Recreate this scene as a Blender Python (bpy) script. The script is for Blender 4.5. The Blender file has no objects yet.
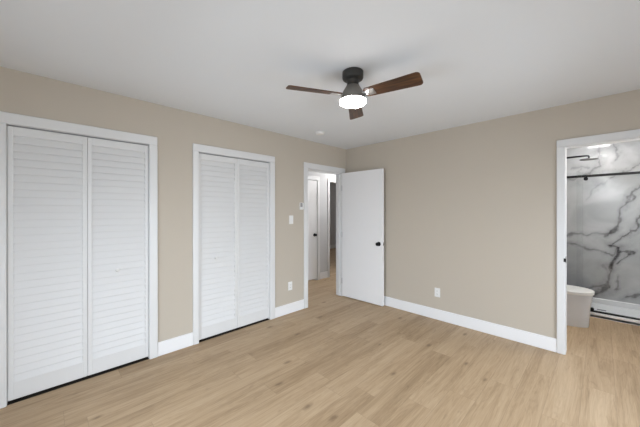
import bpy, bmesh, math, random
import numpy as np
from mathutils import Vector, Matrix

C = bpy.context.scene.collection
SC = bpy.context.scene
random.seed(3)

# ------------------------------------------------------------------ camera, world, lights, exposure
YAW = 0.7911658
cam_d = bpy.data.cameras.new('camera')
cam_d.sensor_fit = 'HORIZONTAL'; cam_d.sensor_width = 36.0
cam_d.lens = 278.4 / 640 * 36.0
cam_d.shift_y = -(213.5 - 211.26) / 640
cam_d.clip_start = 0.02
cam = bpy.data.objects.new('camera', cam_d); C.objects.link(cam)
cam.location = (3.0214, -3.6114, 1.4015)
cam.rotation_euler = (math.pi / 2, 0.00124, YAW)
SC.camera = cam

w = bpy.data.worlds.new('sky'); SC.world = w; w.use_nodes = True
bg = w.node_tree.nodes['Background']
bg.inputs['Strength'].default_value = 3.4
_nt = w.node_tree                                    # bright overcast sky over darker ground
_tc = _nt.nodes.new('ShaderNodeTexCoord'); _sx = _nt.nodes.new('ShaderNodeSeparateXYZ'); _rp = _nt.nodes.new('ShaderNodeValToRGB')
_mr = _nt.nodes.new('ShaderNodeMapRange'); _mr.inputs[1].default_value = -1; _mr.inputs[2].default_value = 1
_nt.links.new(_tc.outputs['Generated'], _sx.inputs[0]); _nt.links.new(_sx.outputs[2], _mr.inputs[0]); _nt.links.new(_mr.outputs[0], _rp.inputs[0])
_e = _rp.color_ramp.elements
_e[0].position = 0.47; _e[0].color = (0.15, 0.155, 0.15, 1); _e[1].position = 0.56; _e[1].color = (0.84, 0.92, 1.0, 1)
_nt.links.new(_rp.outputs[0], bg.inputs['Color'])

def area(name, loc, rot, sx, sy, power, col=(1, 1, 1)):
    l = bpy.data.lights.new(name, 'AREA'); l.shape = 'RECTANGLE'; l.size = sx; l.size_y = sy
    l.energy = power; l.color = col
    o = bpy.data.objects.new(name, l); C.objects.link(o); o.location = loc; o.rotation_euler = rot
    return o
SKY = (0.89, 0.97, 1.09)
def point(name, loc, power, r, col=(1, 1, 1)):
    l = bpy.data.lights.new(name, 'POINT'); l.energy = power; l.shadow_soft_size = r; l.color = col
    o = bpy.data.objects.new(name, l); C.objects.link(o); o.location = loc
    return o
# room: x 0..4.4, y -4.6..0 ; area lights add daylight at the unseen front and right windows
R90 = math.pi / 2
area('daylight_front', (1.66, -4.70, 1.42), (R90, 0, 0), 1.7, 1.30, 4, SKY)
area('daylight_front_low', (1.66, -4.70, .80), (math.radians(72), 0, 0), 1.7, 1.10, 39, SKY)
area('daylight_right', (4.50, -3.3, 1.42), (math.radians(50), 0, R90), 1.5, 1.35, 10, SKY)
area('daylight_right_low', (4.50, -1.4, .80), (math.radians(72), 0, R90), 1.3, 1.15, 45, SKY)
point('hall_lamp', (-0.42, 1.25, 2.26), 33, 0.12, (1.0, 0.97, 0.94))
point('far_room_fill', (-2.6, 2.6, 2.2), 13.0, 0.12, (1.0, 0.97, 0.94))  # added fill to lift the otherwise unlit far room

point('bath_fill', (3.69, 0.70, 1.85), 40, 0.10, (1.0, 0.985, 0.96))  # added unseen fill that brightens the bathroom, no fixture

SC.view_settings.view_transform = 'Standard'
SC.view_settings.look = 'None'
SC.view_settings.exposure = 0.03
SC.view_settings.gamma = 1.0
SC.view_settings.use_curve_mapping = False
SC.cycles.diffuse_bounces = 8
SC.cycles.max_bounces = 14
SC.cycles.use_denoising = True
SC.cycles.sample_clamp_indirect = 8

# ------------------------------------------------------------------ materials
def mat(name, col, rough=0.5, metal=0.0, spec=0.5, bump=0.0, bscale=200.0, var=0.0, vscale=3.0, coat=0.0):
    m = bpy.data.materials.new(name); m.use_nodes = True
    nt = m.node_tree; b = nt.nodes['Principled BSDF']
    b.inputs['Base Color'].default_value = (*col, 1)
    b.inputs['Roughness'].default_value = rough; b.inputs['Metallic'].default_value = metal
    b.inputs['Specular IOR Level'].default_value = spec
    b.inputs['Coat Weight'].default_value = coat
    tc = nt.nodes.new('ShaderNodeTexCoord')
    n = nt.nodes.new('ShaderNodeTexNoise'); n.inputs['Scale'].default_value = vscale; n.inputs['Detail'].default_value = 4
    nt.links.new(tc.outputs['Object'], n.inputs['Vector'])
    mx = nt.nodes.new('ShaderNodeMix'); mx.data_type = 'RGBA'
    k = 1.0 - var
    mx.inputs[6].default_value = (col[0] * k, col[1] * k, col[2] * k, 1)
    mx.inputs[7].default_value = (min(1, col[0] * (1 + var)), min(1, col[1] * (1 + var)), min(1, col[2] * (1 + var)), 1)
    nt.links.new(n.outputs['Fac'], mx.inputs[0]); nt.links.new(mx.outputs[2], b.inputs['Base Color'])
    if bump:
        n2 = nt.nodes.new('ShaderNodeTexNoise'); n2.inputs['Scale'].default_value = bscale; n2.inputs['Detail'].default_value = 3
        nt.links.new(tc.outputs['Object'], n2.inputs['Vector'])
        bp = nt.nodes.new('ShaderNodeBump'); bp.inputs['Strength'].default_value = bump; bp.inputs['Distance'].default_value = 0.001
        nt.links.new(n2.outputs['Fac'], bp.inputs['Height']); nt.links.new(bp.outputs['Normal'], b.inputs['Normal'])
    return m

M = {}
M['wall'] = mat('beige_wall_paint', (0.525, 0.474, 0.404), 0.9, spec=0.25, bump=0.15, var=0.012)
M['hall_wall'] = mat('grey_hall_paint', (0.61, 0.615, 0.625), 0.9, spec=0.25, bump=0.15, var=0.012)
M['bath_wall'] = mat('bath_paint', (0.62, 0.61, 0.59), 0.8, spec=0.3, bump=0.1, var=0.012)
M['ceiling'] = mat('ceiling_paint', (0.725, 0.75, 0.78), 0.95, spec=0.2, bump=0.2, bscale=120, var=0.01)
M['baseboard'] = mat('white_floor_lit_trim', (0.84, 0.845, 0.86), 0.4, bump=0.03, var=0.008)  # trim white made brighter to carry light off the floor
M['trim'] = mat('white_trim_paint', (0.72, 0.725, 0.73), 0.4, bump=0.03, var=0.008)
M['door'] = mat('white_door_paint', (0.84, 0.84, 0.85), 0.42, bump=0.04, var=0.008)
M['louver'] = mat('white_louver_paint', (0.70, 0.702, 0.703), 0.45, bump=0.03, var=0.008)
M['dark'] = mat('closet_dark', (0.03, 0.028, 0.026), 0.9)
M['closet_shade'] = mat('closet_wall_shade', (0.20, 0.185, 0.165), 0.9)  # closet walls darkened so the door gaps look shaded
M['gap_shade'] = mat('closet_gap_shade', (0.030, 0.026, 0.022), 1.0, spec=0.1, bump=0.5, bscale=400, var=0.15, vscale=60)  # near-black tone standing in for shade under the closet doors
M['black'] = mat('matte_black_metal', (0.014, 0.014, 0.016), 0.38, metal=0.6, var=0.05)
M['steel'] = mat('brushed_steel', (0.55, 0.55, 0.55), 0.35, metal=1.0, var=0.05)
M['bronze'] = mat('dark_bronze_metal', (0.085, 0.080, 0.075), 0.42, metal=0.6, var=0.08, vscale=20)
M['canopy'] = mat('dark_canopy_metal', (0.050, 0.048, 0.044), 0.45, metal=0.5, var=0.08, vscale=20)
M['glow_lit'] = mat('glow_lit_metal', (0.21, 0.195, 0.175), 0.45, metal=0.5, var=0.06, vscale=20)  # dark fan metal lightened to hold the glow of its light
M['plastic'] = mat('white_plastic', (0.80, 0.80, 0.79), 0.35, var=0.01)
M['grey_plastic'] = mat('grey_plastic', (0.30, 0.30, 0.32), 0.4, var=0.02)
M['slot'] = mat('slot_dark', (0.02, 0.02, 0.02), 0.7)
M['ceramic'] = mat('white_ceramic', (0.71, 0.735, 0.78), 0.12, coat=0.4, var=0.005)
M['acrylic'] = mat('white_acrylic', (0.88, 0.88, 0.885), 0.3, var=0.005)
M['drain'] = mat('grey_drain', (0.20, 0.20, 0.21), 0.4, metal=0.8)

def emis(name, col, s):
    m = bpy.data.materials.new(name); m.use_nodes = True
    b = m.node_tree.nodes['Principled BSDF']
    b.inputs['Base Color'].default_value = (0.85, 0.85, 0.85, 1)
    b.inputs['Emission Color'].default_value = (*col, 1); b.inputs['Emission Strength'].default_value = s
    return m
M['fan_glow'] = emis('fan_light_diffuser', (1.0, 0.985, 0.965), 46.0)
M['bath_glow'] = emis('bath_light_lens', (1.0, 0.99, 0.97), 24.0)

def glass(name, tint):
    m = bpy.data.materials.new(name); m.use_nodes = True
    nt = m.node_tree; nt.nodes.remove(nt.nodes['Principled BSDF'])
    out = nt.nodes['Material Output']
    tr = nt.nodes.new('ShaderNodeBsdfTransparent'); tr.inputs['Color'].default_value = (*tint, 1)
    gl = nt.nodes.new('ShaderNodeBsdfGlossy'); gl.inputs['Roughness'].default_value = 0.02
    fr = nt.nodes.new('ShaderNodeFresnel'); fr.inputs['IOR'].default_value = 1.35
    mx = nt.nodes.new('ShaderNodeMixShader')
    nt.links.new(fr.outputs[0], mx.inputs[0]); nt.links.new(tr.outputs[0], mx.inputs[1]); nt.links.new(gl.outputs[0], mx.inputs[2])
    nt.links.new(mx.outputs[0], out.inputs['Surface'])
    return m
M['glass'] = glass('shower_glass', (0.965, 0.97, 0.97))
M['pane'] = glass('window_glass', (0.97, 0.98, 0.98))

def N(nt, t, **kw):
    n = nt.nodes.new(t)
    for k, v in kw.items(): setattr(n, k, v)
    return n
def math_node(nt, op, a, b=None):
    n = nt.nodes.new('ShaderNodeMath'); n.operation = op
    for i, v in enumerate((a, b)):
        if v is None: continue
        if isinstance(v, (int, float)): n.inputs[i].default_value = v
        else: nt.links.new(v, n.inputs[i])
    return n.outputs[0]

def plank_floor():
    m = bpy.data.materials.new('oak_plank_floor'); m.use_nodes = True
    nt = m.node_tree; L = nt.links; b = nt.nodes['Principled BSDF']
    tc = N(nt, 'ShaderNodeTexCoord'); sp = N(nt, 'ShaderNodeSeparateXYZ'); L.new(tc.outputs['Object'], sp.inputs[0])
    x, y = sp.outputs[0], sp.outputs[1]
    PW, PL = 0.182, 1.22
    xr = math_node(nt, 'DIVIDE', x, PW); row = math_node(nt, 'FLOOR', xr); fx = math_node(nt, 'FRACT', xr)
    wn = N(nt, 'ShaderNodeTexWhiteNoise', noise_dimensions='1D'); L.new(row, wn.inputs['W'])
    yo = math_node(nt, 'ADD', math_node(nt, 'DIVIDE', y, PL), wn.outputs['Value'])
    col = math_node(nt, 'FLOOR', yo); fy = math_node(nt, 'FRACT', yo)
    cv = N(nt, 'ShaderNodeCombineXYZ'); L.new(row, cv.inputs[0]); L.new(col, cv.inputs[1])
    w2 = N(nt, 'ShaderNodeTexWhiteNoise', noise_dimensions='2D'); L.new(cv.outputs[0], w2.inputs['Vector'])
    pid = w2.outputs['Value']
    # grain coordinates: stretched along the plank, shifted per plank
    def grain(sx, sy, detail, dist, off):
        g = N(nt, 'ShaderNodeCombineXYZ')
        L.new(math_node(nt, 'MULTIPLY', x, sx), g.inputs[0])
        L.new(math_node(nt, 'MULTIPLY', y, sy), g.inputs[1])
        L.new(math_node(nt, 'MULTIPLY', pid, off), g.inputs[2])
        n = N(nt, 'ShaderNodeTexNoise'); n.inputs['Scale'].default_value = 1.0
        n.inputs['Detail'].default_value = detail; n.inputs['Roughness'].default_value = 0.6; n.inputs['Distortion'].default_value = dist
        L.new(g.outputs[0], n.inputs['Vector'])
        return n.outputs['Fac']
    g1 = grain(10.5, 0.75, 4, 0.7, 37.0)       # broad cathedral figure
    g2 = grain(85.0, 3.4, 4, 0.4, 61.0)      # fine pores
    g3 = grain(22.0, 3.6, 2, 1.2, 17.0)      # short darker flecks
    ramp = N(nt, 'ShaderNodeValToRGB'); e = ramp.color_ramp.elements
    e[0].position = 0.28; e[0].color = (0.300, 0.203, 0.116, 1)
    e[1].position = 0.74; e[1].color = (0.555, 0.415, 0.272, 1)
    em = e.new(0.5); em.color = (0.448, 0.322, 0.199, 1)
    t = math_node(nt, 'ADD', math_node(nt, 'MULTIPLY', g1, 0.62), math_node(nt, 'MULTIPLY', g2, 0.42))
    t = math_node(nt, 'ADD', t, math_node(nt, 'MULTIPLY', pid, 0.14))
    t = math_node(nt, 'SUBTRACT', t, 0.085)
    L.new(t, ramp.inputs[0])
    rings = math_node(nt, 'SINE', math_node(nt, 'MULTIPLY', g1, 85.0))
    t = math_node(nt, 'ADD', t, math_node(nt, 'MULTIPLY', rings, 0.035))
    L.new(t, ramp.inputs[0])
    # knots: small dark eyes here and there
    kc = N(nt, 'ShaderNodeCombineXYZ'); L.new(math_node(nt, 'MULTIPLY', x, 5.2), kc.inputs[0]); L.new(math_node(nt, 'MULTIPLY', y, 2.3), kc.inputs[1])
    vo = N(nt, 'ShaderNodeTexVoronoi', voronoi_dimensions='2D'); vo.inputs['Scale'].default_value = 1.0; L.new(kc.outputs[0], vo.inputs['Vector'])
    wn3 = N(nt, 'ShaderNodeTexNoise'); wn3.inputs['Scale'].default_value = 30.0; L.new(tc.outputs['Object'], wn3.inputs['Vector'])
    kd = math_node(nt, 'ADD', vo.outputs['Distance'], math_node(nt, 'MULTIPLY', wn3.outputs['Fac'], 0.08))
    pick = N(nt, 'ShaderNodeSeparateColor'); L.new(vo.outputs['Color'], pick.inputs[0])
    kd = math_node(nt, 'ADD', kd, math_node(nt, 'MAXIMUM', math_node(nt, 'MULTIPLY', math_node(nt, 'SUBTRACT', pick.outputs[0], 0.15), 0.9), -0.02))
    eye = math_node(nt, 'MAXIMUM', math_node(nt, 'SUBTRACT', 1.0, math_node(nt, 'MULTIPLY', kd, 6.5)), 0.0)
    # flecks / knots
    kn = math_node(nt, 'MULTIPLY', math_node(nt, 'MAXIMUM', math_node(nt, 'SUBTRACT', g3, 0.62), 0.0), 2.0)
    kn = math_node(nt, 'MINIMUM', math_node(nt, 'ADD', kn, math_node(nt, 'MULTIPLY', eye, 0.95)), 0.6)
    mx = N(nt, 'ShaderNodeMix', data_type='RGBA'); L.new(kn, mx.inputs[0]); L.new(ramp.outputs[0], mx.inputs[6])
    mx.inputs[7].default_value = (0.13, 0.08, 0.045, 1)
    # joints
    ex = math_node(nt, 'MULTIPLY', math_node(nt, 'MINIMUM', fx, math_node(nt, 'SUBTRACT', 1.0, fx)), PW)
    ey = math_node(nt, 'MULTIPLY', math_node(nt, 'MINIMUM', fy, math_node(nt, 'SUBTRACT', 1.0, fy)), PL)
    ed = math_node(nt, 'LESS_THAN', math_node(nt, 'MINIMUM', ex, ey), 0.0013)
    mj = N(nt, 'ShaderNodeMix', data_type='RGBA'); L.new(math_node(nt, 'MULTIPLY', ed, 0.30), mj.inputs[0]); L.new(mx.outputs[2], mj.inputs[6])
    mj.inputs[7].default_value = (0.12, 0.08, 0.05, 1)
    L.new(mj.outputs[2], b.inputs['Base Color'])
    b.inputs['Roughness'].default_value = 0.48
    b.inputs['Specular IOR Level'].default_value = 0.35
    bp = N(nt, 'ShaderNodeBump'); bp.inputs['Strength'].default_value = 0.12; bp.inputs['Distance'].default_value = 0.002
    L.new(g2, bp.inputs['Height']); L.new(bp.outputs[0], b.inputs['Normal'])
    return m
M['floor'] = plank_floor()

def blade_wood():
    m = bpy.data.materials.new('walnut_blade'); m.use_nodes = True
    nt = m.node_tree; L = nt.links; b = nt.nodes['Principled BSDF']
    tc = N(nt, 'ShaderNodeTexCoord'); mp = N(nt, 'ShaderNodeMapping'); mp.inputs['Scale'].default_value = (3.0, 34.0, 8.0)
    L.new(tc.outputs['Object'], mp.inputs[0])
    n = N(nt, 'ShaderNodeTexNoise'); n.inputs['Scale'].default_value = 1.0; n.inputs['Detail'].default_value = 5; n.inputs['Distortion'].default_value = 0.8
    L.new(mp.outputs[0], n.inputs['Vector'])
    r = N(nt, 'ShaderNodeValToRGB'); e = r.color_ramp.elements
    e[0].position = 0.32; e[0].color = (0.026, 0.011, 0.005, 1); e[1].position = 0.68; e[1].color = (0.130, 0.055, 0.022, 1)
    L.new(n.outputs['Fac'], r.inputs[0]); L.new(r.outputs[0], b.inputs['Base Color'])
    b.inputs['Roughness'].default_value = 0.42
    return m
M['walnut'] = blade_wood()

def marble(use_attr):
    m = bpy.data.materials.new('grey_veined_marble' + ('_feature' if use_attr else '')); m.use_nodes = True
    nt = m.node_tree; L = nt.links; b = nt.nodes['Principled BSDF']
    tc = N(nt, 'ShaderNodeTexCoord')
    n = N(nt, 'ShaderNodeTexNoise'); n.inputs['Scale'].default_value = 2.4; n.inputs['Detail'].default_value = 6; n.inputs['Distortion'].default_value = 0.9
    L.new(tc.outputs['Object'], n.inputs['Vector'])
    cl = N(nt, 'ShaderNodeValToRGB'); e = cl.color_ramp.elements
    e[0].position = 0.3; e[0].color = (0.41, 0.415, 0.425, 1); e[1].position = 0.65; e[1].color = (0.56, 0.565, 0.575, 1)
    L.new(n.outputs['Fac'], cl.inputs[0])
    if use_attr:
        at = N(nt, 'ShaderNodeAttribute'); at.attribute_name = 'vein'
        f = at.outputs['Fac']
    else:
        n2 = N(nt, 'ShaderNodeTexNoise'); n2.inputs['Scale'].default_value = 1.3; n2.inputs['Detail'].default_value = 5; n2.inputs['Distortion'].default_value = 1.5
        L.new(tc.outputs['Object'], n2.inputs['Vector'])
        d = math_node(nt, 'ABSOLUTE', math_node(nt, 'SUBTRACT', n2.outputs['Fac'], 0.5))
        f = math_node(nt, 'MAXIMUM', math_node(nt, 'SUBTRACT', 1.0, math_node(nt, 'MULTIPLY', d, 60.0)), 0.0)
    # fine breakup of the vein strength
    n3 = N(nt, 'ShaderNodeTexNoise'); n3.inputs['Scale'].default_value = 26.0; n3.inputs['Detail'].default_value = 3
    L.new(tc.outputs['Object'], n3.inputs['Vector'])
    f = math_node(nt, 'MULTIPLY', f, math_node(nt, 'ADD', math_node(nt, 'MULTIPLY', n3.outputs['Fac'], 0.9), 0.5))
    f = math_node(nt, 'MINIMUM', f, 1.0)
    mx = N(nt, 'ShaderNodeMix', data_type='RGBA'); L.new(f, mx.inputs[0]); L.new(cl.outputs[0], mx.inputs[6])
    mx.inputs[7].default_value = (0.05, 0.05, 0.055, 1)
    L.new(mx.outputs[2], b.inputs['Base Color'])
    b.inputs['Roughness'].default_value = 0.09
    return m
M['marble_feature'] = marble(True); M['marble'] = marble(False)

# ------------------------------------------------------------------ mesh helpers
class MB:
    def __init__(s): s.bm = bmesh.new()
    def box(s, x0, x1, y0, y1, z0, z1, bev=0.0, mtx=None, seg=1):
        b = bmesh.new(); bmesh.ops.create_cube(b, size=1.0)
        for v in b.verts:
            v.co = Vector(((x0 + x1) / 2 + v.co.x * (x1 - x0), (y0 + y1) / 2 + v.co.y * (y1 - y0), (z0 + z1) / 2 + v.co.z * (z1 - z0)))
        if bev: bmesh.ops.bevel(b, geom=b.edges[:], offset=bev, segments=seg, affect='EDGES', profile=0.6)
        s.add(b, mtx); return s
    def add(s, b, mtx=None):
        if mtx is not None: b.transform(mtx)
        me = bpy.data.meshes.new('tmp'); b.to_mesh(me); b.free()
        s.bm.from_mesh(me); bpy.data.meshes.remove(me)
    def lathe(s, prof, n=40, mtx=None):
        b = bmesh.new(); rings = []
        for r, z in prof:
            if r < 1e-6: rings.append([b.verts.new((0, 0, z))])
            else: rings.append([b.verts.new((r * math.cos(2 * math.pi * i / n), r * math.sin(2 * math.pi * i / n), z)) for i in range(n)])
        for A, B in zip(rings, rings[1:]):
            for i in range(n):
                j = (i + 1) % n
                if len(A) == 1 and len(B) == 1: continue
                if len(A) == 1: b.faces.new((A[0], B[i], B[j]))
                elif len(B) == 1: b.faces.new((A[i], B[0], A[j]))
                else: b.faces.new((A[i], B[i], B[j], A[j]))
        for R in (rings[0], rings[-1]):
            if len(R) > 1: b.faces.new(R)
        bmesh.ops.recalc_face_normals(b, faces=b.faces[:])
        s.add(b, mtx); return s
    def tube(s, pts, r, n=16):
        b = bmesh.new(); rings = []
        pts = [Vector(p) for p in pts]
        for i, p in enumerate(pts):
            d = (pts[min(i + 1, len(pts) - 1)] - pts[max(i - 1, 0)]).normalized()
            a = d.orthogonal().normalized() if abs(d.z) > 0.95 else d.cross(Vector((0, 0, 1))).normalized()
            c = d.cross(a).normalized()
            rings.append([b.verts.new(p + r * (math.cos(2 * math.pi * k / n) * a + math.sin(2 * math.pi * k / n) * c)) for k in range(n)])
        for A, B in zip(rings, rings[1:]):
            for k in range(n): b.faces.new((A[k], A[(k + 1) % n], B[(k + 1) % n], B[k]))
        b.faces.new(rings[0]); b.faces.new(rings[-1])
        bmesh.ops.recalc_face_normals(b, faces=b.faces[:])
        s.add(b); return s
    def loft(s, rings, mtx=None):
        b = bmesh.new(); R = [[b.verts.new(p) for p in r] for r in rings]; n = len(R[0])
        for A, B in zip(R, R[1:]):
            for k in range(n): b.faces.new((A[k], A[(k + 1) % n], B[(k + 1) % n], B[k]))
        b.faces.new(R[0]); b.faces.new(R[-1])
        bmesh.ops.recalc_face_normals(b, faces=b.faces[:])
        s.add(b, mtx); return s
    def build(s, name, m, parent=None, smooth=False):
        me = bpy.data.meshes.new(name)
        s.bm.to_mesh(me); s.bm.free()
        if smooth:
            for p in me.polygons: p.use_smooth = True
            try: me.set_sharp_from_angle(angle=math.radians(38))
            except Exception: pass
        me.materials.append(m)
        o = bpy.data.objects.new(name, me); C.objects.link(o)
        if parent is not None: o.parent = parent
        return o
def tag(o, label, cat, group=None, kind=None):
    o['label'] = label; o['category'] = cat
    if group: o['group'] = group
    if kind: o['kind'] = kind
    return o
def empty(name, loc, rz=0.0):
    o = bpy.data.objects.new(name, None); C.objects.link(o); o.location = loc; o.rotation_euler = (0, 0, rz)
    o.empty_display_size = 0.1
    return o
def struct(o, label, cat): return tag(o, label, cat, kind='structure')
def copy_tree(o, parent=None):
    c = o.copy(); C.objects.link(c)
    if parent is not None: c.parent = parent
    for ch in list(o.children): copy_tree(ch, c)
    return c
RX = lambda a: Matrix.Rotation(a, 4, 'X'); RY = lambda a: Matrix.Rotation(a, 4, 'Y'); RZ = lambda a: Matrix.Rotation(a, 4, 'Z')
T = lambda x, y, z: Matrix.Translation((x, y, z))

# ------------------------------------------------------------------ shell
H = 2.44; WT = 0.12
OPEN_Z = 2.03; CLOS_Z = 2.037
C1 = (-3.808, -2.907); C2 = (-2.448, -1.541); D1 = (-0.885, -0.120)       # openings in the left wall
B1 = (2.768, 3.545)                                                        # bath doorway in the back wall
RXW, FYW = 4.4, -4.6

floor_mb = MB(); floor_mb.box(-4.4, 4.6, -4.8, 5.4, -0.1, 0.0)
struct(floor_mb.build('floor', M['floor']), 'light oak plank floor running through bedroom, hall and bathroom', 'floor')

def wall_with_holes(axis_pos, lo, hi, holes, along, t0, t1, z1=H):
    """holes: (a, b, z0, z1) along the wall."""
    mb = MB(); cur = lo
    def seg(a, b, za, zb):
        if b - a < 1e-4 or zb - za < 1e-4: return
        if along == 'y': mb.box(t0, t1, a, b, za, zb)
        else: mb.box(a, b, t0, t1, za, zb)
    for a, b, za, zb in sorted(holes):
        seg(cur, a, 0, z1); seg(a, b, 0, za); seg(a, b, zb, z1); cur = b
    seg(cur, hi, 0, z1)
    return mb
struct(wall_with_holes(0, FYW - WT, WT, [(*C1, 0, CLOS_Z), (*C2, 0, CLOS_Z), (*D1, 0, OPEN_Z)], 'y', -WT, 0).build('wall_left', M['wall']),
       'beige painted wall holding both louvered closets and the hall doorway', 'wall')
struct(wall_with_holes(0, 0.0, RXW + WT, [(*B1, 0, OPEN_Z)], 'x', 0, WT).build('wall_back', M['wall']),
       'beige painted wall between the open white door and the bathroom doorway', 'wall')
W1 = (0.75, 2.57, 0.06, 2.10); W2 = (-4.15, -0.70, 0.06, 2.10)
struct(wall_with_holes(0, -WT, RXW + WT, [W1], 'x', FYW - WT, FYW).build('wall_front', M['wall']), 'beige painted window wall opposite the bathroom doorway', 'wall')
struct(wall_with_holes(0, FYW, 0, [W2], 'y', RXW, RXW + WT).build('wall_right', M['wall']), 'beige painted window wall opposite the closets', 'wall')
struct(MB().box(-WT, RXW + WT, FYW - WT, WT, H, H + 0.1).build('ceiling', M['ceiling']), 'flat pale grey bedroom ceiling around the ceiling fan', 'ceiling')

# unseen windows behind the camera, placed and cut low to light the lower walls
def window(name, rect, along, face, label):
    a, b, za, zb = rect; root = empty(name, ((a + b) / 2, face, za) if along == 'x' else (face, (a + b) / 2, za))
    fr = MB(); pn = MB(); L2 = (b - a) / 2; hh = zb - za
    for (p, q, r, s_) in ((-L2, L2, 0, .05), (-L2, L2, hh - .05, hh), (-L2, -L2 + .05, 0, hh), (L2 - .05, L2, 0, hh), (-.025, .025, 0, hh)):
        if along == 'x': fr.box(p, q, -.03, .03, r, s_)
        else: fr.box(-.03, .03, p, q, r, s_)
    if along == 'x': pn.box(-L2 + .04, L2 - .04, -.004, .004, .04, hh - .04)
    else: pn.box(-.004, .004, -L2 + .04, L2 - .04, .04, hh - .04)
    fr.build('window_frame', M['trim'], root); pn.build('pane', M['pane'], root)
    struct(root, label, 'window')
window('window_1', W1, 'x', FYW - 0.02, 'unseen wide white framed glazing, shaped for its light, opposite the back wall')
window('window_2', W2, 'y', RXW + 0.02, 'unseen wide white framed window, shaped for its light, opposite the louvered closets')

# closets: one recess behind each pair of doors
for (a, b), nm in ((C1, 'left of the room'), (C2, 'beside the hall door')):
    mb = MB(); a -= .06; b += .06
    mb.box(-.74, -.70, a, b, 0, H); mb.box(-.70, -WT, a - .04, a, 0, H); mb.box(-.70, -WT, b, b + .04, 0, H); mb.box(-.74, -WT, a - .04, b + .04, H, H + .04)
    struct(mb.build('wall_closet', M['closet_shade']), 'dim closet recess behind the louvered doors ' + nm, 'wall')

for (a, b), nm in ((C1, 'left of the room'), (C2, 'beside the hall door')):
    struct(MB().box(-.70, -.004, a + .001, b - .001, 0, .003).build('closet_shade_floor', M['gap_shade']), 'near-black sheet standing for shade in the gap under the louvered doors ' + nm, 'floor')
# hall beyond the bedroom door
HX = -1.06
HD = (-0.43, 0.335); HO = (0.70, 1.50)
struct(wall_with_holes(0, -1.36, 5.3, [(*HD, 0, OPEN_Z), (*HO, 0, OPEN_Z)], 'y', HX - WT, HX).build('wall_hall', M['hall_wall']),
       'pale grey hall wall with a white door and a dark doorway', 'wall')
struct(MB().box(-WT, 0, WT, 3.2, 0, H).build('wall_hall_right', M['hall_wall']), 'pale grey hall wall on the bathroom side', 'wall')
mb = MB(); mb.box(HX, -.75, -1.42, -1.30, 0, H); mb.box(-.78, -WT, -1.42, -1.30, 0, H); mb.box(HX, 0, 3.2, 3.3, 0, H)
struct(mb.build('wall_hall_end', M['hall_wall']), 'pale grey walls closing the two ends of the hall', 'wall')
struct(MB().box(-4.4, -WT, -1.42, 5.4, H, H + .1).build('ceiling_hall', M['ceiling']), 'flat white hall ceiling', 'ceiling')
mb = MB(); mb.box(-4.25, -4.13, .2, 5.4, 0, H); mb.box(-4.25, HX - WT, 5.3, 5.4, 0, H); mb.box(-4.25, HX - WT, .1, .2, 0, H)
struct(mb.build('wall_far_room', M['hall_wall']), 'grey walls of the dim room beyond the hall', 'wall')
struct(MB().box(HX - WT - .7, HX - WT - .66, -.6, .1, 0, H).build('wall_behind_hall_door', M['hall_wall']), 'grey wall behind the closed hall door', 'wall')

# bathroom
BX0, BX1, SY0, SY1 = 2.22, 3.74, 1.53, 2.25
mb = MB(); mb.box(BX0 - .1, BX0, WT, SY0, 0, H); mb.box(BX1, BX1 + .1, WT, SY0, 0, H)
struct(mb.build('wall_bath', M['bath_wall']), 'light painted side walls of the bathroom', 'wall')
mb = MB(); mb.box(BX0 - .1, BX0, SY0, SY1 + .1, 0, H); mb.box(BX1, BX1 + .1, SY0, SY1 + .1, 0, H)
struct(mb.build('wall_shower_side', M['marble']), 'grey veined marble side walls of the shower', 'wall')
struct(MB().box(BX0 - .1, BX1 + .1, WT, SY1 + .1, H, H + .1).build('ceiling_bath', M['ceiling']), 'white bathroom ceiling with round lights', 'ceiling')

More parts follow.
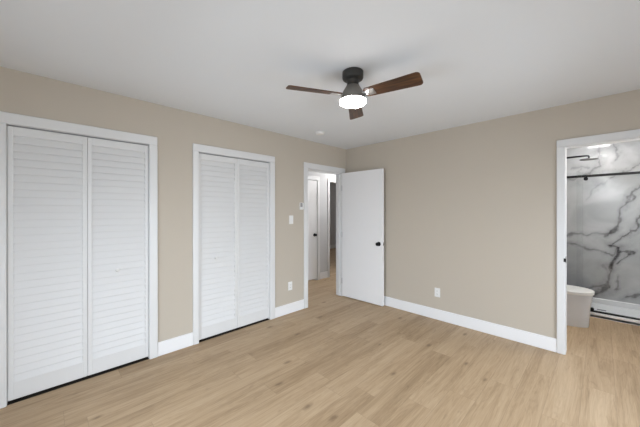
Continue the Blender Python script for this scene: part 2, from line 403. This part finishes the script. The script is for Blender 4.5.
# feature marble wall: veins follow the slab
def px_to_wall(px, py):
    ya = math.cos(YAW) + (px - 320) / 278.4 * math.sin(YAW); xa = -math.sin(YAW) + (px - 320) / 278.4 * math.cos(YAW)
    s = (SY1 + 3.6114) / ya
    return 3.0214 + s * xa, 1.4015 - s * (py - 211.26) / 278.4
def cropA(x, y): return px_to_wall(560 + x / 3.56, 180 + y / 3.56)
def cropB(x, y): return px_to_wall(560 + x / 6.575, 135 + y / 6.575)
VEINS = [  # (points, half width m, strength)
 ([cropA(*p) for p in ((-40, 235), (25, 215), (60, 205), (100, 195), (140, 196), (160, 183), (178, 168))], .013, .62),
 ([cropA(*p) for p in ((178, 172), (190, 158), (205, 125), (235, 85), (262, 55), (285, 35), (330, 5))], .012, .65),
 ([cropA(*p) for p in ((172, 180), (190, 156))], .020, .85),
 ([cropA(*p) for p in ((-40, 252), (25, 245), (60, 240), (100, 243), (140, 262), (180, 263), (205, 240))], .012, .62),
 ([cropA(*p) for p in ((185, 232), (215, 200), (240, 170), (262, 145), (285, 105), (310, 80))], .013, .75),
 ([cropA(*p) for p in ((252, 158), (264, 142))], .018, .8),
 ([cropA(*p) for p in ((188, 222), (215, 238), (205, 262), (187, 285), (182, 300))], .030, .95),
 ([cropA(*p) for p in ((205, 260), (232, 264), (240, 276), (228, 286))], .014, .85),
 ([cropA(*p) for p in ((185, 292), (168, 318), (158, 330), (163, 355), (150, 380), (128, 415), (120, 440))], .024, .75),
 ([cropA(*p) for p in ((150, 300), (152, 330))], .020, .4),
 ([cropA(*p) for p in ((40, 380), (80, 372), (110, 366), (140, 362), (162, 352))], .022, .6),
 ([cropA(*p) for p in ((185, 388), (200, 380), (208, 360), (216, 335))], .012, .6),
 ([cropA(*p) for p in ((232, 430), (250, 414), (270, 412), (290, 400), (330, 396))], .020, .75),
 ([cropB(*p) for p in ((40, 245), (75, 215), (110, 205), (150, 205), (195, 212))], .018, .35),
 ([cropB(*p) for p in ((125, 205), (115, 235), (100, 255))], .012, .3),
 ([cropB(*p) for p in ((292, 60), (285, 100), (268, 135), (268, 175), (240, 225), (222, 250), (160, 278), (100, 300), (40, 325))], .017, .5),
 ([cropB(*p) for p in ((392, 40), (388, 100), (372, 130), (345, 152))], .013, .5),
 ([cropB(*p) for p in ((560, 110), (526, 140), (500, 172), (478, 188), (446, 196), (438, 215), (420, 235), (385, 242))], .016, .6),
 ([cropB(*p) for p in ((350, 280), (318, 305), (280, 350), (235, 405))], .010, .25),
 ([cropB(*p) for p in ((560, 350), (526, 370), (480, 405), (455, 440))], .012, .4),
]
def marble_wall():
    nx, nz = 200, 320
    xs = np.linspace(BX0, BX1, nx); zs = np.linspace(0, H, nz)
    X, Z = np.meshgrid(xs, zs)
    rng = np.random.RandomState(5)
    dx = np.zeros_like(X); dz = np.zeros_like(X); br = np.zeros_like(X)
    for k in range(26):                      # wobble the veins with summed waves
        f = 4 * 1.22 ** k * 0.5 + 5; a = 0.115 / f ** 0.76
        t = rng.rand() * 6.28; p = rng.rand(3) * 6.28
        ph = f * (X * math.cos(t) + Z * math.sin(t))
        dx += a * np.sin(ph + p[0]) ; dz += a * np.sin(ph + p[1])
        if f < 60: br += np.sin(ph * 1.7 + p[2]) / 5.0
    Xw, Zw = X + dx * .9, Z + dz * .9
    V = np.zeros_like(X)
    for pts, hw, st in VEINS:
        d = np.full_like(X, 9.0)
        for (ax, az), (bx, bz) in zip(pts, pts[1:]):
            vx, vz = bx - ax, bz - az; l2 = vx * vx + vz * vz + 1e-9
            u = np.clip(((Xw - ax) * vx + (Zw - az) * vz) / l2, 0, 1)
            d = np.minimum(d, np.hypot(Xw - ax - u * vx, Zw - az - u * vz))
        wv = hw * (1.05 + .6 * np.clip(br, -1, 1))
        V = np.maximum(V, st * np.clip(1.35 - d / wv, 0, 1) )
        V = np.maximum(V, st * .42 * np.exp(-(d / (hw * 2.8)) ** 2))
    yf = SY1; verts = np.stack([X.ravel(), np.full(X.size, yf), Z.ravel()], 1)
    i = np.arange(nx * nz).reshape(nz, nx)
    q = np.stack([i[:-1, :-1], i[:-1, 1:], i[1:, 1:], i[1:, :-1]], -1).reshape(-1, 4)
    # back corners give the slab its thickness
    n0 = len(verts); yb = SY1 + .10
    verts = np.vstack([verts, [[BX0, yb, 0], [BX1, yb, 0], [BX1, yb, H], [BX0, yb, H]]])
    faces = [tuple(int(v) for v in f) for f in q]
    bot, top = [int(v) for v in i[0]], [int(v) for v in i[-1]]; lef, rig = [int(v) for v in i[:, 0]], [int(v) for v in i[:, -1]]
    faces += [(n0 + 1, n0, n0 + 3, n0 + 2), tuple(bot[::-1] + [n0, n0 + 1]), tuple(top + [n0 + 2, n0 + 3]), tuple(lef + [n0 + 3, n0]), tuple(rig[::-1] + [n0 + 1, n0 + 2])]
    me = bpy.data.meshes.new('wall_shower_back'); me.from_pydata([tuple(map(float, v)) for v in verts], [], faces); me.update()
    at = me.attributes.new('vein', 'FLOAT', 'POINT'); at.data.foreach_set('value', np.concatenate([V.ravel(), np.zeros(4)]).astype(np.float32))
    me.materials.append(M['marble_feature'])
    o = bpy.data.objects.new('wall_shower_back', me); C.objects.link(o)
    return o
struct(marble_wall(), 'white marble shower wall with dark grey branching veins', 'wall')

# ------------------------------------------------------------------ trim
CW, CT = 0.074, 0.018
def casing_y(x, side, a, b, top, cw=CW, cl=None, cr=None):
    """Casing round an opening in a wall that runs along y; front faces +x for side=1."""
    mb = MB(); x0, x1 = (x, x + CT) if side > 0 else (x - CT, x)
    cl = cw if cl is None else cl; cr = cw if cr is None else cr
    mb.box(x0, x1, a - cl, a, 0, top, .004); mb.box(x0, x1, b, b + cr, 0, top, .004)
    mb.box(x0, x1, a - cl, b + cr, top, top + cw + .006, .004)
    return mb
def liner_y(mb, a, b, top, x0, x1, t=.02):
    mb.box(x0, x1, a - .001, a + .006, 0, top); mb.box(x0, x1, b - .006, b + .001, 0, top); mb.box(x0, x1, a, b, top - .006, top + .001)
for i, ((a, b), lab) in enumerate(((C1, 'white flat casing framing the closet farther from the hall doorway'), (C2, 'white flat casing framing the closet beside the light switch'))):
    mb = casing_y(0, 1, a, b, CLOS_Z, cl=(CW, .060)[i], cr=(.069, CW)[i]); liner_y(mb, a - .005, b + .005, CLOS_Z + .005, -WT, .002)
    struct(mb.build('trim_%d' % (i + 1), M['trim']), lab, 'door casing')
mb = casing_y(0, 1, D1[0], D1[1], OPEN_Z); a, b = D1
liner_y(mb, a, b, OPEN_Z, -WT - .002, .002)
mb.box(-.075, -.040, a, a + .016, 0, OPEN_Z - .006, .002); mb.box(-.075, -.040, b - .016, b, 0, OPEN_Z - .006, .002); mb.box(-.075, -.040, a, b, OPEN_Z - .022, OPEN_Z - .006, .002)
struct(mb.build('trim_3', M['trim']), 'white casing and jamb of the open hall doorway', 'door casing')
# bath doorway
a, b = B1; mb = MB()
CL = .060; mb.box(a - CL, a, -CT, 0, 0, OPEN_Z, .004); mb.box(b, b + CW, -CT, 0, 0, OPEN_Z, .004); mb.box(a - CL, b + CW, -CT, 0, OPEN_Z, OPEN_Z + CW - .006, .004)
mb.box(a - .001, a + .006, -.002, WT + .002, 0, OPEN_Z); mb.box(b - .006, b + .001, -.002, WT + .002, 0, OPEN_Z); mb.box(a, b, -.002, WT + .002, OPEN_Z - .006, OPEN_Z + .001)
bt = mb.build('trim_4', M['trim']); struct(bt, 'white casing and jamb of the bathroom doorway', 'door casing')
sp = MB(); sp.box(a + .006, a + .0085, .012, .036, .89, .955, .001); sp.box(a - .0075, a + .0085, -.020, -.018, .905, .94, .0008)
sp.build('strike_plate', M['black'], bt)['label'] = 'black strike plate'
# hall trim
mb = casing_y(HX, 1, *HD, OPEN_Z); liner_y(mb, *HD, OPEN_Z, HX - WT, HX + .002)
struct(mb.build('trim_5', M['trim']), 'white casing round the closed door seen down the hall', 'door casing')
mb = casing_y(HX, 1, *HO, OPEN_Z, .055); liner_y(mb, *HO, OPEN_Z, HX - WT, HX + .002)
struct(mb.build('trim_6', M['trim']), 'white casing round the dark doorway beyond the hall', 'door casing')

BT, BH = 0.013, 0.135
def base(name, x0, x1, y0, y1, label):
    mb = MB(); mb.box(x0, x1, y0, y1, 0, BH, .004)
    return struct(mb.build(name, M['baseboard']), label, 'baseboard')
base('baseboard_left', 0, BT, C1[1] + .069, C2[0] - .060, 'short white baseboard between the two closets')
base('baseboard_left.001', 0, BT, C2[1] + CW, D1[0] - CW, 'short white baseboard below the light switch and outlet')
base('baseboard_left.002', 0, BT, FYW, C1[0] - CW, 'white baseboard between the near closet and the window wall')
base('baseboard_back', 0, B1[0] - .060, -BT, 0, 'long white baseboard from the open door to the bathroom')
base('baseboard_back.001', B1[1] + CW, RXW, -BT, 0, 'white baseboard on the far side of the bathroom doorway')
base('baseboard_front', W1[1], RXW, FYW, FYW + BT, 'white baseboard beside the front window')
base('baseboard_right', RXW - BT, RXW, W2[1], -BT, 'white baseboard between the right window and the back wall')
base('baseboard_hall', HX, HX + BT, HD[1] + CW, HO[0] - .055, 'white baseboard on the grey hall wall')
base('baseboard_far_room', -4.13, -4.13 + BT, .2, 5.3, 'white baseboard of the dim far room')

# ------------------------------------------------------------------ louvered bifold closet doors
def leaf_frame(w_, h_, st=.030, tr=.065, br=.125, th=.028):
    mb = MB()
    mb.box(-th, 0, 0, st, 0, h_, .0025); mb.box(-th, 0, w_ - st, w_, 0, h_, .0025)
    mb.box(-th, 0, st - .001, w_ - st + .001, h_ - tr, h_, .002); mb.box(-th, 0, st - .001, w_ - st + .001, 0, br, .002)
    return mb
def leaf_slats(w_, h_, st=.030, tr=.065, br=.125, n=32):
    mb = MB(); z0, z1 = br - .004, h_ - tr; p = (z1 - z0) / n
    for k in range(n):
        a = z0 + k * p
        b = bmesh.new()
        # one slanted slat: foot forward, head tucked behind the slat above
        y0, y1 = st - .002, w_ - st + .002
        prof = [(.0008, a), (.0008, a + .006), (-.0200, a + p + .010), (-.0265, a + p + .010), (-.0120, a)]
        A = [b.verts.new((x, y0, z)) for x, z in prof]; B = [b.verts.new((x, y1, z)) for x, z in prof]
        b.faces.new(A); b.faces.new(B[::-1])
        for i in range(5): b.faces.new((A[i], B[i], B[(i + 1) % 5], A[(i + 1) % 5]))
        bmesh.ops.recalc_face_normals(b, faces=b.faces[:])
        mb.add(b)
    return mb
LEAF_H = 2.001; GAP_Z = .024
def bifold(name, a, b, knob_leaf, knob_y, label):
    root = empty(name, (0, a, 0)); wl = (b - a - .008) / 2
    for k in (0, 1):
        y = .003 + k * (wl + .002)
        leaf = leaf_frame(wl, LEAF_H).build('leaf_panel', M['louver'], root); leaf.location = (-.006, y, GAP_Z)
        leaf_slats(wl, LEAF_H).build('louver_slats', M['louver'], leaf)
        if k == knob_leaf:
            kn = MB(); kn.lathe([(.0, .030), (.008, .0295), (.014, .026), (.0155, .021), (.012, .014), (.007, .009), (.007, .003), (.011, 0.0)], 24, RY(math.pi / 2))
            o = kn.build('knob', M['plastic'], leaf, True); o.location = (-.0055, knob_y - a - y, .883 - GAP_Z); o['label'] = 'small round white knob'
    tr = MB(); tr.box(-.030, -.012, .008, b - a - .008, CLOS_Z - .008, CLOS_Z - .002); tr.build('track', M['grey_plastic'], root)
    return struct(root, label, 'closet door')
bifold('door_1', *C1, 1, -3.154, 'white louvered bifold closet door farther from the hall doorway, left of its twin')
bifold('door_2', *C2, 0, -2.258, 'white louvered bifold closet door nearer the hall doorway and light switch')

# ------------------------------------------------------------------ open bedroom door
def door_knob(parent, loc, rot, m=None):
    kb = MB(); kb.lathe([(0, .060), (.012, .0595), (.022, .056), (.0268, .048), (.0265, .040), (.020, .031), (.0115, .025), (.0105, .012), (.0110, .010)], 32)
    kb.lathe([(.0110, .0115), (.029, .009), (.0325, .004), (.0325, 0)], 32)
    o = kb.build('knob', M['black'], parent, True); o.location = loc; o.rotation_euler = rot; o['label'] = 'round black door knob'
    return o
ang = math.atan2(.025, .745)
d3 = empty('door_3', (.020, -.131, 0), ang); DW, DT = .757, .035
sl = MB(); sl.box(0.0, DW, 0, DT, .013, OPEN_Z - .004, .0015); slab = sl.build('door_slab', M['door'], d3)
door_knob(d3, (DW - .066, 0, .918), (math.pi / 2, 0, 0))
k2 = MB(); k2.lathe([(0, .030), (.016, .029), (.024, .024), (.022, .014), (.030, .006), (.032, 0)], 28)
o = k2.build('knob', M['black'], d3, True); o.location = (DW - .066, DT, .918); o.rotation_euler = (-math.pi / 2, 0, 0)
lt = MB(); lt.box(DW - .0005, DW + .002, .006, .029, .89, .947, .0005); lt.build('latch_plate', M['steel'], d3)
lt = MB(); lt.box(DW + .001, DW + .010, .012, .023, .911, .926, .001); lt.box(DW + .0015, DW + .003, .013, .021, .896, .902); lt.box(DW + .0015, DW + .003, .013, .021, .934, .940)
lt.build('latch_bolt', M['slot'], d3)
for z in (.26, 1.02, 1.78):
    hg = MB(); hg.lathe([(0, -.047), (.0055, -.045), (.0055, .045), (0, .047)], 14, T(-.008, -.004, z + .0)); hg.box(-.006, .004, .0005, .033, z - .044, z + .044)
    hg.build('hinge', M['steel'], d3)
struct(d3, 'open white flush door with black knob against the beige wall', 'door')

# hall door (closed)
d4 = empty('door_4', (HX + .004, HD[0] + .008, 0)); HWd = HD[1] - HD[0] - .016
sl = MB(); sl.box(-.035, 0, 0, HWd, .036, OPEN_Z - .010, .0015); sl.build('door_slab', M['door'], d4)
door_knob(d4, (0, HWd - .065, .925), (0, math.pi / 2, 0))
struct(d4, 'closed white hall door with black knob, seen through the doorway', 'door')

# ------------------------------------------------------------------ ceiling fan
fan = empty('ceiling_fan', (1.718, -1.977, 0))
def fp(prof, name, m, n=48): 
    mb = MB(); mb.lathe([(r, 2.44 - (2.44 - z) * .92) for r, z in prof], n); return mb.build(name, m, fan, True)
fp([(0, 2.4399), (.074, 2.4399), (.078, 2.436), (.078, 2.390), (.074, 2.380), (.055, 2.370), (0, 2.368)], 'canopy', M['canopy'])
fp([(0, 2.372), (.047, 2.372), (.043, 2.352), (.043, 2.335), (.048, 2.325), (0, 2.322)], 'neck', M['canopy'])
fp([(0, 2.330), (.044, 2.330), (.052, 2.318), (.070, 2.285), (.084, 2.252), (.090, 2.232), (.092, 2.222), (.088, 2.217), (0, 2.216)], 'motor_housing', M['glow_lit'])
fp([(0, 2.2175), (.096, 2.2175), (.099, 2.213), (.099, 2.206), (.095, 2.203), (0, 2.203)], 'light_rim', M['glow_lit'])
fp([(0, 2.206), (.097, 2.206), (.0985, 2.198), (.096, 2.188), (.086, 2.179), (.066, 2.172), (.035, 2.168), (0, 2.167)], 'light_diffuser', M['fan_glow'])
def blade_mesh():
    b = bmesh.new(); L0, L1 = .108, .497; w0, w1 = .047, .064; rc = .026
    out = [(L0, -w0), (L1 - rc, -w1)]
    for k in range(1, 7):
        t = -math.pi / 2 + k * math.pi / 12; out.append((L1 - rc + rc * math.cos(t), -w1 + rc + rc * math.sin(t)))
    for k in range(0, 7):
        t = k * math.pi / 12; out.append((L1 - rc + rc * math.cos(t), w1 - rc + rc * math.sin(t)))
    out.append((L0, w0)); out.append((L0 - .012, w0 - .016)); out.append((L0 - .012, -w0 + .016))
    A = [b.verts.new((x, y, -.0035)) for x, y in out]; B = [b.verts.new((x, y, .0035)) for x, y in out]
    b.faces.new(A[::-1]); b.faces.new(B)
    for i in range(len(out)):
        j = (i + 1) % len(out); b.faces.new((A[i], A[j], B[j], B[i]))
    mb = MB(); mb.add(b); return mb
PITCH = math.radians(-14)
bl0 = None
for k, deg in enumerate((11.3, 124.5, 242.7)):
    if bl0 is None:
        bl = bl0 = blade_mesh().build('blade', M['walnut'], fan)
        br = MB(); br.box(-.0, .130, -.020, .020, -.0085, -.0035, .001); br.box(.120, .175, -.030, .030, -.0075, -.0035, .001)
        for px, py in ((.150, -.018), (.150, .018), (.166, 0)): br.lathe([(0, -.0100), (.004, -.0095), (.005, -.0070)], 10, T(px, py, 0))
        br.build('blade_bracket', M['steel'], bl)  # steel on a dark bracket, standing in for glare from the fan light
    else: bl = copy_tree(bl0, fan)
    bl.location = (0, 0, 2.262)
    bl.rotation_euler = (Matrix.Rotation(math.radians(deg), 4, 'Z') @ RX(PITCH)).to_euler()
tag(fan, 'three blade walnut and dark bronze ceiling fan with glowing round light', 'ceiling fan')

# ------------------------------------------------------------------ small wall and ceiling fittings
sd = empty('smoke_detector', (.435, -1.055, H))
mb = MB(); mb.lathe([(0, -.0001), (.058, -.0001), (.062, -.004), (.062, -.014), (0, -.014)], 36); mb.build('base', M['plastic'], sd, True)
mb = MB(); mb.lathe([(0, -.013), (.056, -.013), (.056, -.024), (.048, -.033), (.020, -.036), (0, -.036)], 36); mb.build('cover', M['plastic'], sd, True)
tag(sd, 'small round white smoke detector on ceiling near the doorway corner', 'smoke detector')

def plate_y(name, x, y, z):      # on a wall along y, facing +x
    return empty(name, (x, y, z), 0)
sw = plate_y('light_switch', 0, -1.187, 1.285)
MB().box(0.0, .006, -.036, .036, -.059, .059, .003).build('plate', M['plastic'], sw)
MB().box(.005, .0095, -.0165, .0165, -.033, .033, .0015).build('rocker', M['plastic'], sw)
tag(sw, 'white rocker light switch on beige wall beside the hall doorway', 'light switch')

th = plate_y('wall_control', 0, -1.003, 1.475)
MB().box(0, .012, -.034, .034, -.050, .050, .003).build('holder', M['plastic'], th)
MB().box(.011, .020, -.026, .010, -.012, .044, .003).build('screen', M['grey_plastic'], th)['label'] = 'grey face'
MB().box(.011, .020, .012, .032, -.046, .046, .003).build('button_strip', M['plastic'], th)
tag(th, 'small white and grey wall control high beside the hall door casing', 'wall control')

def outlet(name, loc, rz, label):
    r = empty(name, loc, rz)
    MB().box(0, .006, -.036, .036, -.058, .058, .003).build('plate', M['plastic'], r)
    for s in (-1, 1):
        f = MB(); f.box(.005, .0085, -.017, .017, s * .0195 - .0145, s * .0195 + .0145, .003)
        f = f.build('socket', M['plastic'], r)
        q = MB(); q.box(.008, .0089, -.0075, -.0055, s * .0195 - .003, s * .0195 + .006); q.box(.008, .0089, .0055, .0075, s * .0195 - .003, s * .0195 + .006)
        q.box(.008, .0089, -.002, .002, s * .0195 - .010, s * .0195 - .006); q.build('slot', M['slot'], f)
    return tag(r, label, 'wall outlet')
outlet('wall_outlet', (0, -1.206, .373), 0, 'white outlet low on the wall between closet and hall doorway')
outlet('wall_outlet.001', (1.527, 0, .350), -math.pi / 2, 'white outlet low on the wide back wall above the long baseboard')

# ------------------------------------------------------------------ bathroom fittings
# shower tray
tray = MB(); y0, y1 = SY0, SY1 - .002; x0, x1 = BX0 + .002, BX1 - .002
tray.box(x0, x1, y0, y1, 0.0, .030); tray.box(x0, x1, y0, y0 + .085, .0, .062, .008, None, 2)
tray.box(x0, x1, y1 - .035, y1, .02, .105, .006); tray.box(x0, x0 + .035, y0, y1, .02, .105, .006); tray.box(x1 - .035, x1, y0, y1, .02, .105, .006)
tr_o = tray.build('shower_tray', M['acrylic']); tag(tr_o, 'low white shower tray under the marble wall', 'shower tray')
MB().box(2.975, 3.065, 1.835, 1.875, .0295, .034, .002).build('drain', M['drain'], tr_o)['label'] = 'grey drain cover'
# sliding glass shower door
sh = empty('shower_door', (0, SY0 + .05, 0))
MB().box(x0, x1, -.009, .009, 1.855, 1.887, .002).build('rail', M['black'], sh)['label'] = 'black top rail'
MB().box(x0 + .036, x1 - .036, -.030, .014, .0625, .080, .003).build('bottom_track', M['black'], sh)['label'] = 'black bottom track'
gp = ((x0 + .037, 2.845, .016), (2.78, x1 - .037, -.024))
for i, (ga, gb, gy) in enumerate(gp):
    g = MB().box(ga, gb, gy, gy + .008, .085, 1.93).build('glass_panel', M['glass'], sh)
    for rx in ((2.35, 2.60) if i == 0 else (2.873, 3.62)):
        r = MB(); r.lathe([(0, -.020), (.020, -.019), (.023, -.014), (.023, .012), (0, .014)], 24, T(rx, gy - .002, 1.832) @ RX(math.pi / 2))
        r.build('roller_clamp', M['black'], g, True)
gd = MB(); gd.lathe([(0, -.016), (.016, -.015), (.018, -.010), (.018, .030), (0, .032)], 20, T(2.932, -.030, .106) @ RX(math.pi / 2)); gd.box(2.918, 2.946, -.034, .010, .079, .100, .002)
gd.build('floor_guide', M['black'], sh, True)
tag(sh, 'clear sliding glass shower door on a black rail', 'shower door')
# rain shower head on its arm
hd = empty('rain_shower', (BX0 + .001, 1.93, 2.19))
MB().lathe([(0, 0), (.032, 0), (.032, .006), (.026, .010), (0, .010)], 24, RY(math.pi / 2)).build('wall_flange', M['black'], hd, True)
MB().tube([(0, 0, 0), (.20, 0, .0), (.45, 0, .004), (.655, 0, .006), (.668, 0, .002), (.672, 0, -.012)], .013).build('arm', M['black'], hd, True)
MB().lathe([(0, -.010), (.011, -.010), (.011, -.030), (.017, -.034), (.017, -.040), (0, -.042)], 16, T(.672, 0, 0)).build('swivel', M['black'], hd, True)
MB().lathe([(0, -.038), (.030, -.040), (.098, -.046), (.100, -.050), (.098, -.054), (0, -.054)], 40, T(.672, 0, 0)).build('spray_plate', M['bronze'], hd, True)
tag(hd, 'black rain shower head on a long arm before the marble', 'shower head')
# lights over the shower and bathroom
def disc_light(x, y, r, label):
    o = empty('ceiling_light', (x, y, H))
    MB().lathe([(0, -.0001), (r, -.0001), (r, -.006), (r * .86, -.012), (0, -.012)], 36).build('trim_ring', M['plastic'], o, True)
    MB().lathe([(0, -.0115), (r * .84, -.0115), (r * .82, -.016), (0, -.017)], 36).build('lens', M['bath_glow'], o, True)
    tag(o, label, 'ceiling light', 'round bathroom ceiling lights')
disc_light(2.99, 1.88, .155, 'larger round light on ceiling over the shower, mirrored in the marble')
sl_ = bpy.data.lights.new('shower_downlight', 'SPOT'); sl_.color = (0.95, 0.98, 1.0); sl_.energy = 95; sl_.spot_size = math.radians(88); sl_.spot_blend = 0.8; sl_.shadow_soft_size = 0.12
so_ = bpy.data.objects.new('shower_downlight', sl_); C.objects.link(so_); so_.location = (2.99, 1.86, H - .03)
disc_light(3.03, .80, .085, 'smaller round light on ceiling before the shower, mirrored in the marble')

# toilet: faces +x from the bathroom's left wall
tl = empty('toilet', (BX0, 1.05, 0))
def outline(xb, xf, w_, z, n=40, xm=None, wb=None, p=2.2):
    xm = xb + (xf - xb) * .55 if xm is None else xm; wb = w_ * .8 if wb is None else wb
    pts = []
    for k in range(n + 1):
        t = -math.pi / 2 + math.pi * k / n; c, s_ = math.cos(t), math.sin(t)
        pts.append((xm + (xf - xm) * abs(c) ** (2 / p), w_ * math.copysign(abs(s_) ** (2 / p), s_), z))
    m = 6
    for k in range(1, m + 1): pts.append((xm + (xb - xm) * k / m, w_ + (wb - w_) * (k / m) ** 2, z))
    for k in range(1, m): pts.append((xb, wb - 2 * wb * k / m, z))
    for k in range(m, 0, -1): pts.append((xm + (xb - xm) * k / m, -(w_ + (wb - w_) * (k / m) ** 2), z))
    return pts
bw = MB(); bw.loft([outline(.03, .690, .118, 0.0), outline(.03, .695, .124, .02), outline(.03, .700, .136, .12), outline(.03, .708, .152, .25), outline(.03, .722, .170, .34), outline(.03, .730, .178, .385), outline(.03, .730, .178, .398)])
bw.build('bowl', M['ceramic'], tl, True)
MB().loft([outline(.20, .736, .180, .400, wb=.15), outline(.20, .740, .184, .404, wb=.15), outline(.20, .740, .184, .414, wb=.15), outline(.20, .736, .180, .418, wb=.15)]).build('seat', M['plastic'], tl, True)
MB().loft([outline(.20, .738, .182, .420, wb=.15), outline(.20, .742, .186, .424, wb=.15), outline(.20, .742, .186, .434, wb=.15), outline(.20, .734, .178, .441, wb=.145), outline(.22, .700, .150, .444, wb=.12)]).build('lid', M['plastic'], tl, True)
tk = MB(); tk.box(.012, .190, -.185, .185, .385, .745, .02, None, 3); tk.build('tank', M['ceramic'], tl, True)
MB().box(.008, .198, -.192, .192, .745, .778, .008, None, 2).build('tank_lid', M['ceramic'], tl, True)
MB().lathe([(0, .783), (.022, .783), (.025, .778)], 24, T(.10, 0, 0)).build('flush_button', M['steel'], tl, True)
tag(tl, 'white skirted toilet with closed lid just inside the bathroom doorway', 'toilet')
